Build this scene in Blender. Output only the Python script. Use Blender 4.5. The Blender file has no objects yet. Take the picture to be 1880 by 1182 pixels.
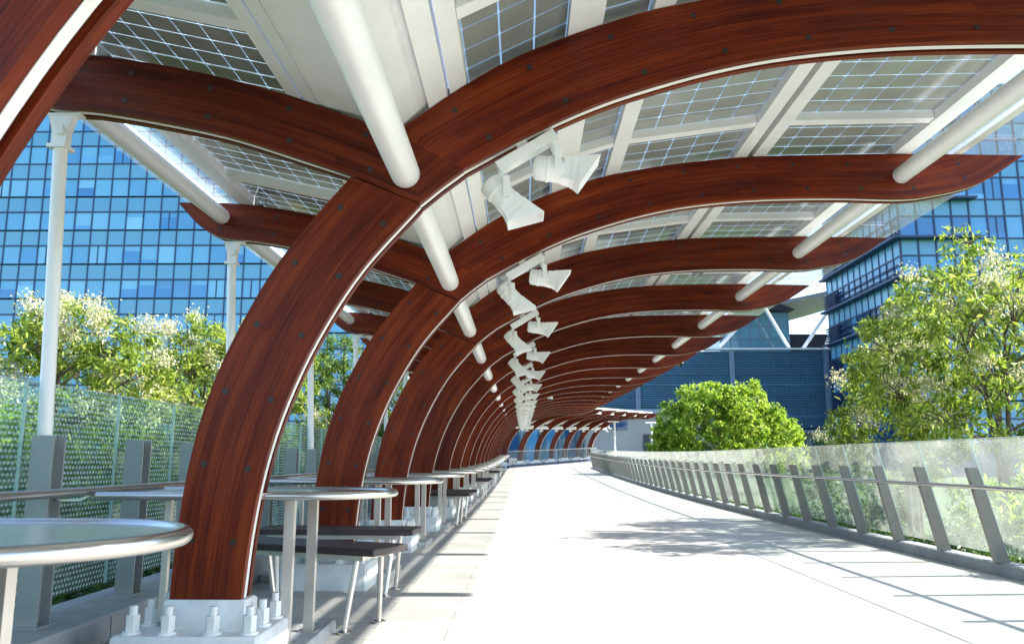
import bpy, math, random
import numpy as np
from mathutils import Vector, Matrix
R = math.radians
PI = math.pi
sc = bpy.context.scene
COL = sc.collection
random.seed(7)
rng = np.random.default_rng(7)

# ---------------------------------------------------------------- camera
cam = bpy.data.cameras.new('camera')
cam.sensor_width = 36.0
cam.lens = 1484.0 / 1880.0 * 36.0
cam.clip_start = 0.05
cam.clip_end = 3000
cam_o = bpy.data.objects.new('camera', cam)
COL.objects.link(cam_o)
cam_o.location = (0, 0, 1)
cam_o.rotation_euler = (PI / 2 + 0.1688, 0, 0.0132)
cam.dof.use_dof = True
cam.dof.focus_distance = 6.0
cam.dof.aperture_fstop = 7.0
sc.camera = cam_o
# ---------------------------------------------------------------- light
SUN_EL, SUN_AZ = R(37.2), R(5.4)          # azimuth measured from +X towards +Y
w = bpy.data.worlds.new('World'); sc.world = w; w.use_nodes = True
nt = w.node_tree
sky = nt.nodes.new('ShaderNodeTexSky'); sky.sky_type = 'NISHITA'; sky.sun_disc = False
sky.sun_elevation = SUN_EL; sky.sun_rotation = PI / 2 - SUN_AZ
sky.air_density = 1.0; sky.dust_density = 0.6; sky.ozone_density = 1.6
nt.links.new(sky.outputs[0], nt.nodes['Background'].inputs[0])
nt.nodes['Background'].inputs[1].default_value = 0.15
sun = bpy.data.lights.new('sun', 'SUN'); sun.energy = 5.0; sun.angle = R(0.53); sun.color = (1, .95, .88)
sun_o = bpy.data.objects.new('sun', sun); COL.objects.link(sun_o)
sd = Vector((math.cos(SUN_EL) * math.cos(SUN_AZ), math.cos(SUN_EL) * math.sin(SUN_AZ), math.sin(SUN_EL)))
sun_o.rotation_euler = sd.to_track_quat('Z', 'Y').to_euler()
sun_o.location = (40, 5, 40)
vs = sc.view_settings
vs.view_transform = 'Standard'; vs.look = 'None'; vs.gamma = 1; vs.exposure = 1.8
sc.cycles.use_denoising = True
sc.cycles.max_bounces = 10; sc.cycles.diffuse_bounces = 5; sc.cycles.glossy_bounces = 4
sc.cycles.transparent_max_bounces = 24; sc.cycles.caustics_reflective = False; sc.cycles.caustics_refractive = False
sc.cycles.sample_clamp_indirect = 6.0

# ---------------------------------------------------------------- materials
class NT:
    """tiny node-tree helper"""
    def __init__(s, name):
        s.m = bpy.data.materials.new(name); s.m.use_nodes = True
        s.t = s.m.node_tree; s.t.nodes.clear()
        s.out = s.t.nodes.new('ShaderNodeOutputMaterial')
    def n(s, typ, **kw):
        nd = s.t.nodes.new(typ)
        for k, v in kw.items():
            if k.startswith('i_'):
                key = k[2:]
                key = int(key) if key.isdigit() else key.replace('_', ' ')
                nd.inputs[key].default_value = v
            else:
                setattr(nd, k, v)
        return nd
    def l(s, a, b): s.t.links.new(a, b)
    def math(s, op, a, b=None, c=None):
        nd = s.t.nodes.new('ShaderNodeMath'); nd.operation = op
        for i, v in enumerate((a, b, c)):
            if v is None: continue
            if isinstance(v, (int, float)): nd.inputs[i].default_value = v
            else: s.l(v, nd.inputs[i])
        return nd.outputs[0]
    def ramp(s, fac, stops):
        nd = s.t.nodes.new('ShaderNodeValToRGB')
        e = nd.color_ramp.elements
        while len(e) > 1: e.remove(e[0])
        e[0].position = stops[0][0]; e[0].color = (*stops[0][1], 1)
        for p, c in stops[1:]:
            x = e.new(p); x.color = (*c, 1)
        s.l(fac, nd.inputs[0]); return nd.outputs[0]
    def mapped(s, coord, scale):
        tc = s.n('ShaderNodeTexCoord'); mp = s.n('ShaderNodeMapping')
        mp.inputs['Scale'].default_value = scale
        s.l(tc.outputs[coord], mp.inputs[0]); return mp.outputs[0]
    def noise(s, vec, scale, detail=4, rough=.55):
        nd = s.n('ShaderNodeTexNoise'); nd.inputs['Scale'].default_value = scale
        nd.inputs['Detail'].default_value = detail; nd.inputs['Roughness'].default_value = rough
        if vec is not None: s.l(vec, nd.inputs['Vector'])
        return nd.outputs[0]
    def bsdf(s, **kw):
        b = s.n('ShaderNodeBsdfPrincipled')
        for k, v in kw.items(): b.inputs[k.replace('_', ' ')].default_value = v
        return b
    def schlick(s, k=1.):
        lw = s.n('ShaderNodeLayerWeight'); lw.inputs[0].default_value = .5
        f = s.math('POWER', lw.outputs['Facing'], 5.)
        return s.math('MULTIPLY', s.math('MULTIPLY_ADD', f, .96, .04), k)
    def end(s, sh): s.l(sh, s.out.inputs[0]); return s.m

def plain(name, col, rough=.5, metal=0., var=.12, scale=6., bump=0., spec=.5, rv=.3):
    t = NT(name)
    b = t.bsdf(Roughness=rough, Metallic=metal); b.inputs['Specular IOR Level'].default_value = spec
    v = t.mapped('Object', (1, 1, 1))
    f = t.noise(v, scale, 6, .65)
    lo = tuple(c * (1 - var) for c in col); hi = tuple(min(1, c * (1 + var)) for c in col)
    t.l(t.ramp(f, [(.3, lo), (.7, hi)]), b.inputs['Base Color'])
    rr = t.math('MULTIPLY_ADD', f, rv, rough - rv / 2); t.l(rr, b.inputs['Roughness'])
    if bump:
        bm = t.n('ShaderNodeBump'); bm.inputs['Strength'].default_value = bump; bm.inputs['Distance'].default_value = .01
        f2 = t.noise(v, scale * 12, 4); t.l(f2, bm.inputs['Height']); t.l(bm.outputs[0], b.inputs['Normal'])
    return t.end(b.outputs[0])

def wood_mat():
    t = NT('stained_timber'); b = t.bsdf(Roughness=.38); b.inputs['Specular IOR Level'].default_value = .2
    tc = t.n('ShaderNodeTexCoord'); oi = t.n('ShaderNodeObjectInfo')
    off = t.n('ShaderNodeCombineXYZ'); t.l(t.math('MULTIPLY', oi.outputs['Random'], 37.), off.inputs[0]); t.l(t.math('MULTIPLY', oi.outputs['Random'], 3.), off.inputs[1])
    ad = t.n('ShaderNodeVectorMath', operation='ADD'); t.l(tc.outputs['UV'], ad.inputs[0]); t.l(off.outputs[0], ad.inputs[1])
    def mp(sx, sy):
        m = t.n('ShaderNodeMapping'); m.inputs['Scale'].default_value = (sx, sy, 1); t.l(ad.outputs[0], m.inputs[0]); return m.outputs[0]
    fine = t.noise(mp(2.2, 70), 1., 6, .7)
    band = t.noise(mp(.7, 14), 1., 3, .5)
    blot = t.noise(mp(1.6, 3.5), 1., 5, .6)
    # strips of the lamination: every 45 mm across, each with its own tone
    sep = t.n('ShaderNodeSeparateXYZ'); t.l(ad.outputs[0], sep.inputs[0])
    cell = t.math('FLOOR', t.math('MULTIPLY', sep.outputs[1], 22.))
    seg = t.math('FLOOR', t.math('MULTIPLY_ADD', sep.outputs[0], .55, t.math('MULTIPLY', cell, .37)))
    cv = t.n('ShaderNodeCombineXYZ'); t.l(cell, cv.inputs[0]); t.l(seg, cv.inputs[1])
    wn = t.n('ShaderNodeTexWhiteNoise'); wn.noise_dimensions = '2D'; t.l(cv.outputs[0], wn.inputs['Vector'])
    f = t.math('ADD', t.math('MULTIPLY', fine, .45), t.math('MULTIPLY', band, .35))
    f = t.math('ADD', f, t.math('MULTIPLY_ADD', wn.outputs[0], .07, .035)); f = t.math('ADD', f, t.math('MULTIPLY', blot, .22))
    c = t.ramp(f, [(.37, (.016, .0013, .0006)), (.46, (.044, .0038, .0011)), (.56, (.102, .0110, .0021)), (.68, (.185, .029, .0044)), (.82, (.30, .072, .011))])
    glue = t.math('LESS_THAN', t.math('FRACT', t.math('MULTIPLY', sep.outputs[1], 22.)), .07)
    lot = t.math('MULTIPLY_ADD', oi.outputs['Random'], .45, .80)
    k_ = t.math('MULTIPLY', lot, t.math('MULTIPLY_ADD', glue, -.45, 1.))
    hsv = t.n('ShaderNodeHueSaturation'); t.l(k_, hsv.inputs['Value']); t.l(c, hsv.inputs['Color']); c = hsv.outputs[0]
    t.l(c, b.inputs['Base Color'])
    t.l(t.math('MULTIPLY_ADD', fine, .35, .25), b.inputs['Roughness'])
    bm = t.n('ShaderNodeBump'); bm.inputs['Strength'].default_value = .25; bm.inputs['Distance'].default_value = .004
    t.l(fine, bm.inputs['Height']); t.l(bm.outputs[0], b.inputs['Normal'])
    return t.end(b.outputs[0])

def paving_mat():
    t = NT('pale_paving'); b = t.bsdf(Roughness=.75)
    v = t.mapped('Object', (1, 1, 1))
    br = t.n('ShaderNodeTexBrick'); br.offset = .5
    br.inputs['Scale'].default_value = 1.; br.inputs['Mortar Size'].default_value = .004; br.inputs['Brick Width'].default_value = .9; br.inputs['Row Height'].default_value = .3
    br.inputs['Color1'].default_value = (.445, .43, .405, 1); br.inputs['Color2'].default_value = (.405, .39, .365, 1); br.inputs['Mortar'].default_value = (.24, .23, .22, 1)
    br.inputs['Mortar Smooth'].default_value = .3
    t.l(v, br.inputs['Vector'])
    f = t.noise(v, .8, 6, .7); g = t.noise(v, 60, 3, .6)
    m1 = t.n('ShaderNodeMix', data_type='RGBA', blend_type='MULTIPLY'); m1.inputs[0].default_value = 1
    t.l(br.outputs[0], m1.inputs[6]); t.l(t.ramp(t.math('ADD', t.math('MULTIPLY', f, .75), t.math('MULTIPLY', g, .25)), [(.28, (.66, .66, .66)), (.5, (.94, .94, .93)), (.7, (1.06, 1.05, 1.03))]), m1.inputs[7])
    t.l(m1.outputs[2], b.inputs['Base Color'])
    return t.end(b.outputs[0])

def clear_glass(name, tint, trans=.8, haze=.08, spec_rough=.02):
    """thin sheet: transparent + a little diffuse film + fresnel gloss"""
    t = NT(name)
    tr = t.n('ShaderNodeBsdfTransparent'); tr.inputs[0].default_value = (*tint, 1)
    di = t.n('ShaderNodeBsdfDiffuse'); di.inputs[0].default_value = (.75, .82, .82, 1)
    tl = t.n('ShaderNodeBsdfTranslucent'); tl.inputs[0].default_value = (.75, .82, .82, 1)
    m0 = t.n('ShaderNodeMixShader'); m0.inputs[0].default_value = .5; t.l(di.outputs[0], m0.inputs[1]); t.l(tl.outputs[0], m0.inputs[2])
    m1 = t.n('ShaderNodeMixShader'); m1.inputs[0].default_value = haze; t.l(tr.outputs[0], m1.inputs[1]); t.l(m0.outputs[0], m1.inputs[2])
    gl = t.n('ShaderNodeBsdfGlossy'); gl.inputs['Roughness'].default_value = spec_rough
    m2 = t.n('ShaderNodeMixShader'); t.l(t.schlick(.7), m2.inputs[0]); t.l(m1.outputs[0], m2.inputs[1]); t.l(gl.outputs[0], m2.inputs[2])
    return t.end(m2.outputs[0])

def frit_glass(name, pitch, dot, tint, fcol, haze, axes=(1, 2), ink=.85):
    """glass sheet printed with a staggered pattern of pale dots"""
    t = NT(name)
    tc = t.n('ShaderNodeTexCoord'); sp = t.n('ShaderNodeSeparateXYZ'); t.l(tc.outputs['Object'], sp.inputs[0])
    u = t.math('DIVIDE', sp.outputs[axes[0]], pitch); v = t.math('DIVIDE', sp.outputs[axes[1]], pitch * .866)
    row = t.math('FLOOR', v); odd = t.math('MULTIPLY', t.math('MODULO', t.math('ABSOLUTE', row), 2.), .5)
    fu = t.math('SUBTRACT', t.math('FRACT', t.math('ADD', u, odd)), .5); fv = t.math('MULTIPLY', t.math('SUBTRACT', t.math('FRACT', v), .5), .866)
    d = t.math('SQRT', t.math('ADD', t.math('MULTIPLY', fu, fu), t.math('MULTIPLY', fv, fv)))
    mask = t.math('LESS_THAN', d, dot)
    tr = t.n('ShaderNodeBsdfTransparent'); tr.inputs[0].default_value = (*tint, 1)
    di = t.n('ShaderNodeBsdfDiffuse'); di.inputs[0].default_value = (*fcol, 1)
    tl = t.n('ShaderNodeBsdfTranslucent'); tl.inputs[0].default_value = (*fcol, 1)
    m0 = t.n('ShaderNodeMixShader'); m0.inputs[0].default_value = .5; t.l(di.outputs[0], m0.inputs[1]); t.l(tl.outputs[0], m0.inputs[2])
    # dusty film
    ns = t.noise(tc.outputs['Object'], 2.2, 5, .6)
    film = t.math('MULTIPLY', t.ramp(ns, [(.3, (.4, .4, .4)), (.75, (1.6, 1.6, 1.6))]), haze)
    m1 = t.n('ShaderNodeMixShader'); t.l(t.math('MAXIMUM', t.math('MULTIPLY', mask, ink), film), m1.inputs[0])
    t.l(tr.outputs[0], m1.inputs[1]); t.l(m0.outputs[0], m1.inputs[2])
    gl = t.n('ShaderNodeBsdfGlossy'); gl.inputs['Roughness'].default_value = .03
    m2 = t.n('ShaderNodeMixShader'); t.l(t.schlick(.7), m2.inputs[0]); t.l(m1.outputs[0], m2.inputs[1]); t.l(gl.outputs[0], m2.inputs[2])
    return t.end(m2.outputs[0])

def solar_mat():
    t = NT('solar_glass')
    tc = t.n('ShaderNodeTexCoord'); sp = t.n('ShaderNodeSeparateXYZ'); t.l(tc.outputs['UV'], sp.inputs[0])
    P = .2
    def line(o):
        f = t.math('FRACT', t.math('DIVIDE', o, P)); return t.math('LESS_THAN', t.math('ABSOLUTE', t.math('SUBTRACT', f, .5)), .027)
    gap = t.math('MAXIMUM', line(sp.outputs[0]), line(sp.outputs[1]))
    cell = t.bsdf(Roughness=.12)
    ns = t.noise(tc.outputs['UV'], 3., 4)
    oi = t.n('ShaderNodeObjectInfo')
    t.l(t.ramp(t.math('ADD', t.math('MULTIPLY', ns, .6), t.math('MULTIPLY', oi.outputs['Random'], .4)), [(.25, (.22, .24, .23)), (.75, (.35, .37, .345))]), cell.inputs['Base Color'])
    tl = t.n('ShaderNodeBsdfTranslucent'); tl.inputs[0].default_value = (.6, .72, .80, 1)
    tr = t.n('ShaderNodeBsdfTransparent'); tr.inputs[0].default_value = (.8, .9, .96, 1)
    m0 = t.n('ShaderNodeMixShader'); m0.inputs[0].default_value = .3; t.l(tl.outputs[0], m0.inputs[1]); t.l(tr.outputs[0], m0.inputs[2])
    m1 = t.n('ShaderNodeMixShader'); t.l(gap, m1.inputs[0]); t.l(cell.outputs[0], m1.inputs[1]); t.l(m0.outputs[0], m1.inputs[2])
    return t.end(m1.outputs[0])

def facade_glass(name, cols, rough=.08, spec=.6):
    t = NT(name); b = t.bsdf(Roughness=rough); b.inputs['Specular IOR Level'].default_value = spec
    oi = t.n('ShaderNodeObjectInfo'); g = t.n('ShaderNodeNewGeometry')
    ns = t.noise(g.outputs['Position'], .12, 3)
    f = t.math('ADD', t.math('MULTIPLY', oi.outputs['Random'], .7), t.math('MULTIPLY', ns, .3))
    t.l(t.ramp(f, cols), b.inputs['Base Color'])
    n2 = t.noise(g.outputs['Position'], .8, 2)
    bm = t.n('ShaderNodeBump'); bm.inputs['Strength'].default_value = .15; bm.inputs['Distance'].default_value = .1
    t.l(n2, bm.inputs['Height']); t.l(bm.outputs[0], b.inputs['Normal'])
    return t.end(b.outputs[0])

def leaf_mat(name, cols, trans=.35, var=.12):
    t = NT(name); b = t.bsdf(Roughness=.5); b.inputs['Specular IOR Level'].default_value = .35
    g = t.n('ShaderNodeNewGeometry'); ns = t.noise(g.outputs['Position'], 1.3, 3)
    f = t.math('ADD', t.math('MULTIPLY', g.outputs['Random Per Island'], .55), t.math('MULTIPLY', ns, .45))
    c = t.ramp(f, cols); t.l(c, b.inputs['Base Color'])
    tl = t.n('ShaderNodeBsdfTranslucent'); t.l(c, tl.inputs[0])
    m = t.n('ShaderNodeMixShader'); m.inputs[0].default_value = trans; t.l(b.outputs[0], m.inputs[1]); t.l(tl.outputs[0], m.inputs[2])
    return t.end(m.outputs[0])

M = {}
M['wood'] = wood_mat()
M['white'] = plain('white_painted_steel', (.83, .845, .85), .35, var=.05, scale=3)
M['white_soft'] = plain('white_infill', (.74, .73, .70), .5, var=.06, scale=4)
M['base_white'] = plain('white_base_paint', (.72, .74, .735), .5, var=.16, scale=5, bump=.12)
M['bolt'] = plain('dark_bolt_head', (.035, .022, .02), .45, .3)
M['steel'] = plain('brushed_stainless', (.62, .60, .57), .26, 1., var=.04, scale=5, rv=.06)
M['steel_leg'] = plain('satin_stainless', (.66, .63, .60), .38, .85, var=.06, scale=14)
M['grey_steel'] = plain('grey_painted_steel', (.29, .32, .33), .45, .2, var=.1, scale=5)
M['post'] = plain('galvanised_post', (.23, .215, .20), .5, .35, var=.1, scale=8)
M['seat'] = plain('dark_bench_timber', (.045, .032, .034), .5, var=.35, scale=5, bump=.2)
M['paving'] = paving_mat()
M['concrete'] = plain('concrete', (.34, .35, .355), .85, var=.16, scale=5, bump=.3)
M['kerb'] = plain('kerb_stone', (.25, .265, .28), .85, var=.18, scale=4, bump=.3)
M['pad'] = plain('pad_stone', (.42, .43, .42), .85, var=.2, scale=8, bump=.4)
M['solar'] = solar_mat()
M['clear'] = clear_glass('clear_edge_glass', (.91, .925, .92), haze=.06)
M['frit_left'] = frit_glass('dotted_green_glass', .034, .235, (.80, .935, .91), (.66, .76, .73), .05, ink=.62)
M['frit_right'] = frit_glass('dotted_milky_glass', .018, .12, (.915, .96, .935), (.78, .80, .76), .11, ink=.3)
M['edge'] = plain('polished_glass_edge', (.50, .66, .62), .2, var=.05)
M['grass'] = plain('lawn', (.045, .085, .02), .9, var=.4, scale=1.5, bump=.5)
M['soil_plants'] = leaf_mat('groundcover_leaf', [(.2, (.02, .05, .01)), (.55, (.06, .13, .02)), (.85, (.14, .2, .04))])
M['leaf_yellow'] = leaf_mat('yellow_green_leaf', [(.2, (.07, .14, .016)), (.42, (.20, .30, .03)), (.66, (.36, .44, .06)), (.9, (.54, .55, .15))], .5)
M['leaf_bright'] = leaf_mat('bright_green_leaf', [(.2, (.09, .18, .014)), (.5, (.30, .44, .03)), (.8, (.55, .65, .10))], .5)
M['leaf_dark'] = leaf_mat('mid_green_leaf', [(.2, (.035, .08, .014)), (.5, (.12, .21, .035)), (.85, (.26, .35, .06))], .45)
M['blossom'] = leaf_mat('cream_blossom', [(.2, (.36, .37, .15)), (.5, (.56, .54, .30)), (.85, (.76, .71, .52))], .3)
M['bark'] = plain('bark', (.13, .10, .075), .9, var=.35, scale=9, bump=.6)
M['pane'] = facade_glass('blue_pane', [(.1, (.06, .24, .50)), (.25, (.10, .35, .61)), (.6, (.14, .42, .67)), (.92, (.25, .56, .78))])
M['pane_deep'] = facade_glass('deep_blue_pane', [(.1, (.03, .14, .36)), (.3, (.05, .22, .48)), (.6, (.075, .29, .56)), (.92, (.16, .44, .72))])
M['pane_low'] = facade_glass('blind_pane', [(.2, (.04, .21, .50)), (.6, (.075, .31, .62)), (.9, (.28, .6, .86))])  # lower window parts with blinds, a tone of their own
M['spandrel'] = facade_glass('blue_spandrel', [(.2, (.085, .30, .50)), (.8, (.12, .36, .55))], .25)
M['mullion'] = plain('dark_mullion', (.016, .045, .12), .5)
M['dark_pane'] = facade_glass('dark_blue_pane', [(.2, (.006, .02, .06)), (.6, (.02, .10, .22)), (.9, (.10, .32, .55))], .06)
M['louver'] = plain('slate_louver', (.06, .17, .28), .6, var=.2, scale=.4)
M['louver_back'] = plain('louver_backing', (.025, .06, .11), .7)
M['bluegrey'] = plain('blue_grey_cladding', (.16, .23, .33), .5, var=.12, scale=.3)
M['pale_wall'] = plain('pale_grey_wall', (.22, .24, .25), .8, var=.1, scale=.6)
M['roof_grey'] = plain('grey_canopy_metal', (.30, .31, .32), .5, var=.1, scale=.5)
M['dark'] = plain('dark_interior', (.012, .018, .028), .5)
M['black'] = plain('black_plastic', (.01, .01, .01), .15)
M['teal_glass'] = facade_glass('teal_glass', [(.2, (.05, .16, .22)), (.8, (.14, .32, .40))], .06)

# ---------------------------------------------------------------- mesh helpers
class MB:
    def __init__(s): s.v = []; s.f = []; s.uv = []
    def _add(s, vs, fs, uv=None):
        o = len(s.v); s.v += [tuple(p) for p in vs]; s.f += [tuple(i + o for i in f) for f in fs]
        s.uv += list(uv) if uv is not None else [(0., 0.)] * len(vs)
        return s
    def box(s, x0, x1, y0, y1, z0, z1, m=None, uv=None):
        vs = [(x, y, z) for x in (x0, x1) for y in (y0, y1) for z in (z0, z1)]
        if m is not None: vs = [tuple(m @ Vector(p)) for p in vs]
        return s._add(vs, [(0, 1, 3, 2), (4, 6, 7, 5), (0, 4, 5, 1), (2, 3, 7, 6), (0, 2, 6, 4), (1, 5, 7, 3)], uv)
    def bevbox(s, x0, x1, y0, y1, z0, z1, b):
        """box with chamfered vertical and top edges"""
        def ring(d, z): return [(x0 + d, y0 + b + d, z), (x0 + b + d, y0 + d, z), (x1 - b - d, y0 + d, z), (x1 - d, y0 + b + d, z), (x1 - d, y1 - b - d, z), (x1 - b - d, y1 - d, z), (x0 + b + d, y1 - d, z), (x0 + d, y1 - b - d, z)]
        return s.loft([ring(0, z0), ring(0, z1 - b), ring(b * .8, z1)])
    def loft(s, rings, caps=True, closed=True):
        n = len(rings[0]); vs = [p for r in rings for p in r]; fs = []
        for k in range(len(rings) - 1):
            for i in range(n if closed else n - 1):
                j = (i + 1) % n
                fs.append((k * n + i, k * n + j, (k + 1) * n + j, (k + 1) * n + i))
        if caps and closed:
            fs.append(tuple(range(n - 1, -1, -1))); fs.append(tuple((len(rings) - 1) * n + i for i in range(n)))
        return s._add(vs, fs)
    def tube(s, pts, r, n=10, caps=True):
        pts = [Vector(p) for p in pts]; rr = r if isinstance(r, (list, tuple)) else [r] * len(pts)
        rings = []; up = None
        for i, p in enumerate(pts):
            t = (pts[min(i + 1, len(pts) - 1)] - pts[max(i - 1, 0)]).normalized()
            if up is None:
                up = Vector((0, 0, 1)) if abs(t.z) < .9 else Vector((1, 0, 0))
            a = (up - t * up.dot(t)).normalized(); b = t.cross(a); up = a
            rings.append([tuple(p + (a * math.cos(2 * PI * k / n) + b * math.sin(2 * PI * k / n)) * rr[i]) for k in range(n)])
        return s.loft(rings, caps)
    def prism(s, poly, y0, y1, axis='y'):
        n = len(poly)
        def P(a, b, c): return (a, c, b) if axis == 'y' else ((a, b, c) if axis == 'z' else (c, a, b))
        vs = [P(a, b, y0) for a, b in poly] + [P(a, b, y1) for a, b in poly]
        fs = [tuple(range(n)), tuple(range(2 * n - 1, n - 1, -1))] + [(i, i + n, (i + 1) % n + n, (i + 1) % n) for i in range(n)]
        return s._add(vs, fs)
    def strip(s, A, B, y0, y1):
        """solid plank between two equally long polylines in XZ; UV = (arc length, position across)"""
        n = len(A); u = 0; vs = []; uv = []
        for i in range(n):
            if i: u += math.dist(A[i], A[i - 1]) * .5 + math.dist(B[i], B[i - 1]) * .5
            wd = math.dist(A[i], B[i])
            for (p, y, q) in ((A[i], y0, 0), (B[i], y0, wd), (B[i], y1, wd + .05), (A[i], y1, -.05)):
                vs.append((p[0], y, p[1])); uv.append((u, q))
        fs = []
        for i in range(n - 1):
            a = 4 * i; c = a + 4
            for k in range(4):
                j = (k + 1) % 4; fs.append((a + k, a + j, c + j, c + k))
        fs.append((3, 2, 1, 0)); e = 4 * (n - 1); fs.append((e, e + 1, e + 2, e + 3))
        return s._add(vs, fs, uv)
    def mesh(s, name, mat, smooth=False, uv=False):
        me = bpy.data.meshes.new(name); me.from_pydata(s.v, [], s.f)
        if uv:
            l = me.uv_layers.new(name='UVMap'); arr = np.array(s.uv, dtype=np.float32)
            li = np.empty(len(me.loops), dtype=np.int32); me.loops.foreach_get('vertex_index', li)
            l.data.foreach_set('uv', arr[li].ravel())
        me.materials.append(mat)
        import bmesh
        bm = bmesh.new(); bm.from_mesh(me); bmesh.ops.recalc_face_normals(bm, faces=bm.faces); bm.to_mesh(me); bm.free()
        if smooth:
            me.shade_smooth()
            try: me.set_sharp_from_angle(angle=R(40))
            except Exception: pass
        me.update(); return me
    def build(s, name, mat, parent=None, smooth=False, uv=False, loc=None, rotz=0):
        return link(name, s.mesh(name, mat, smooth, uv), parent, loc, rotz)

def link(name, me, parent=None, loc=None, rotz=0):
    o = bpy.data.objects.new(name, me); COL.objects.link(o)
    if parent is not None: o.parent = parent
    if loc is not None: o.location = loc
    if rotz: o.rotation_euler = (0, 0, rotz)
    return o
def tag(o, label, cat, group=None):
    o['label'] = label; o['category'] = cat
    if group: o['group'] = group
    return o
def thing(name, label, cat, loc=(0, 0, 0), rotz=0, group=None):
    o = bpy.data.objects.new(name, None); COL.objects.link(o); o.location = loc; o.rotation_euler = (0, 0, rotz); o.empty_display_size = .1
    return tag(o, label, cat, group)
def structure(o, kind='structure'): o['kind'] = kind; return o
def dup(root, loc, rotz, label, keep=None):
    r = root.copy(); COL.objects.link(r); r.location = loc; r.rotation_euler = (0, 0, rotz); r['label'] = label
    for ch in root.children:
        if keep and not keep(ch): continue
        c = ch.copy(); COL.objects.link(c); c.parent = r
        for g in ch.children:
            if keep and not keep(g): continue
            d = g.copy(); COL.objects.link(d); d.parent = c
    return r
ORD = ['first', 'second', 'third', 'fourth', 'fifth', 'sixth', 'seventh', 'eighth', 'ninth', 'tenth', 'eleventh', 'twelfth', 'thirteenth', 'fourteenth', 'fifteenth', 'sixteenth', 'seventeenth', 'eighteenth', 'nineteenth', 'twentieth', 'twenty first', 'twenty second', 'twenty third', 'twenty fourth', 'twenty fifth', 'twenty sixth', 'twenty seventh', 'twenty eighth', 'twenty ninth', 'thirtieth']
def nth(k): return ORD[k] if k < len(ORD) else ORD[-1]

# ---------------------------------------------------------------- layout of the bridge
SP = 2.6275; Y0 = 1.44; S0 = 49.0; RC = 10.0; HMAX = R(25)
def fz(s): return 0.0018 * max(0., min(s, 75) - 16) ** 1.6
def path(s):
    if s <= S0: return 0., s, 0.
    a = min((s - S0) / RC, HMAX)
    x = RC * (1 - math.cos(a)); y = S0 + RC * math.sin(a)
    rest = s - S0 - RC * HMAX
    if rest > 0: x += rest * math.sin(a); y += rest * math.cos(a)
    return x, y, a
def wp(s, lat, z):
    x, y, h = path(s)
    return (x + lat * math.cos(h), y - lat * math.sin(h), z + fz(s))
def s_samples(s0, s1, step=2.0):
    out = [s0]; s = s0
    while s < s1 - 1e-6:
        st = step if s < S0 - 3 or s > S0 + 6 else .6
        s = min(s1, s + st); out.append(s)
    return out
S_END = Y0 + 25 * SP + .5
def sweep(poly, s0, s1, step=2.0):
    mb = MB(); mb.loft([[wp(s, a, b) for a, b in poly] for s in s_samples(s0, s1, step)]); return mb

# ---------------------------------------------------------------- ground, deck, kerbs
g = MB(); nx = 24
xs = [-2500, -300, -120, -60, -30, -12, -6, -3.2, 4.9, 8, 14, 30, 60, 120, 300, 2500]; ys = [-2500, -200, -40, -10, 0, 5, 10, 15, 20, 30, 40, 60, 90, 150, 400, 2500]
vs_ = [(x, y, -.6 + (0.12 * math.sin(x * .7 + y * .3) if abs(x) < 50 and abs(y) < 100 else 0)) for x in xs for y in ys]
fs_ = [(i * len(ys) + j, (i + 1) * len(ys) + j, (i + 1) * len(ys) + j + 1, i * len(ys) + j + 1) for i in range(len(xs) - 1) for j in range(len(ys) - 1)]
g._add(vs_, fs_); structure(g.build('lawn', M['grass'], smooth=True))
deck = MB(); sl = s_samples(-8, S_END + 10, 1.5)
deck.loft([[wp(s, -2.75, 0), wp(s, 4.35, 0), wp(s, 4.35, -.7), wp(s, -2.75, -.7)] for s in sl])
structure(deck.build('walkway', M['paving']))
structure(sweep([(4.18, .001), (4.34, .001), (4.34, .11), (4.20, .11), (4.18, .10)], -6, 54, 1.0).build('right_kerb', M['kerb']))
# left kerb, cast in lengths
lk = MB()
for k in range(0, 40):
    a = -4.5 + k * 1.5
    lk.loft([[wp(s, x, z) for x, z in ((-2.66, .001), (-2.20, .001), (-2.20, .175), (-2.215, .19), (-2.66, .19))] for s in (a, a + 1.49)])
structure(lk.build('left_kerb', M['concrete']))
for side, x0, x1 in (('left', -4.2, -2.76), ('right', 4.36, 5.3)):
    structure(sweep([(x0, -.65), (x1, -.65), (x1, .03), (x0, .0)], -6, 54, 2.0).build('planting_strip', M['grass']))

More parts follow.
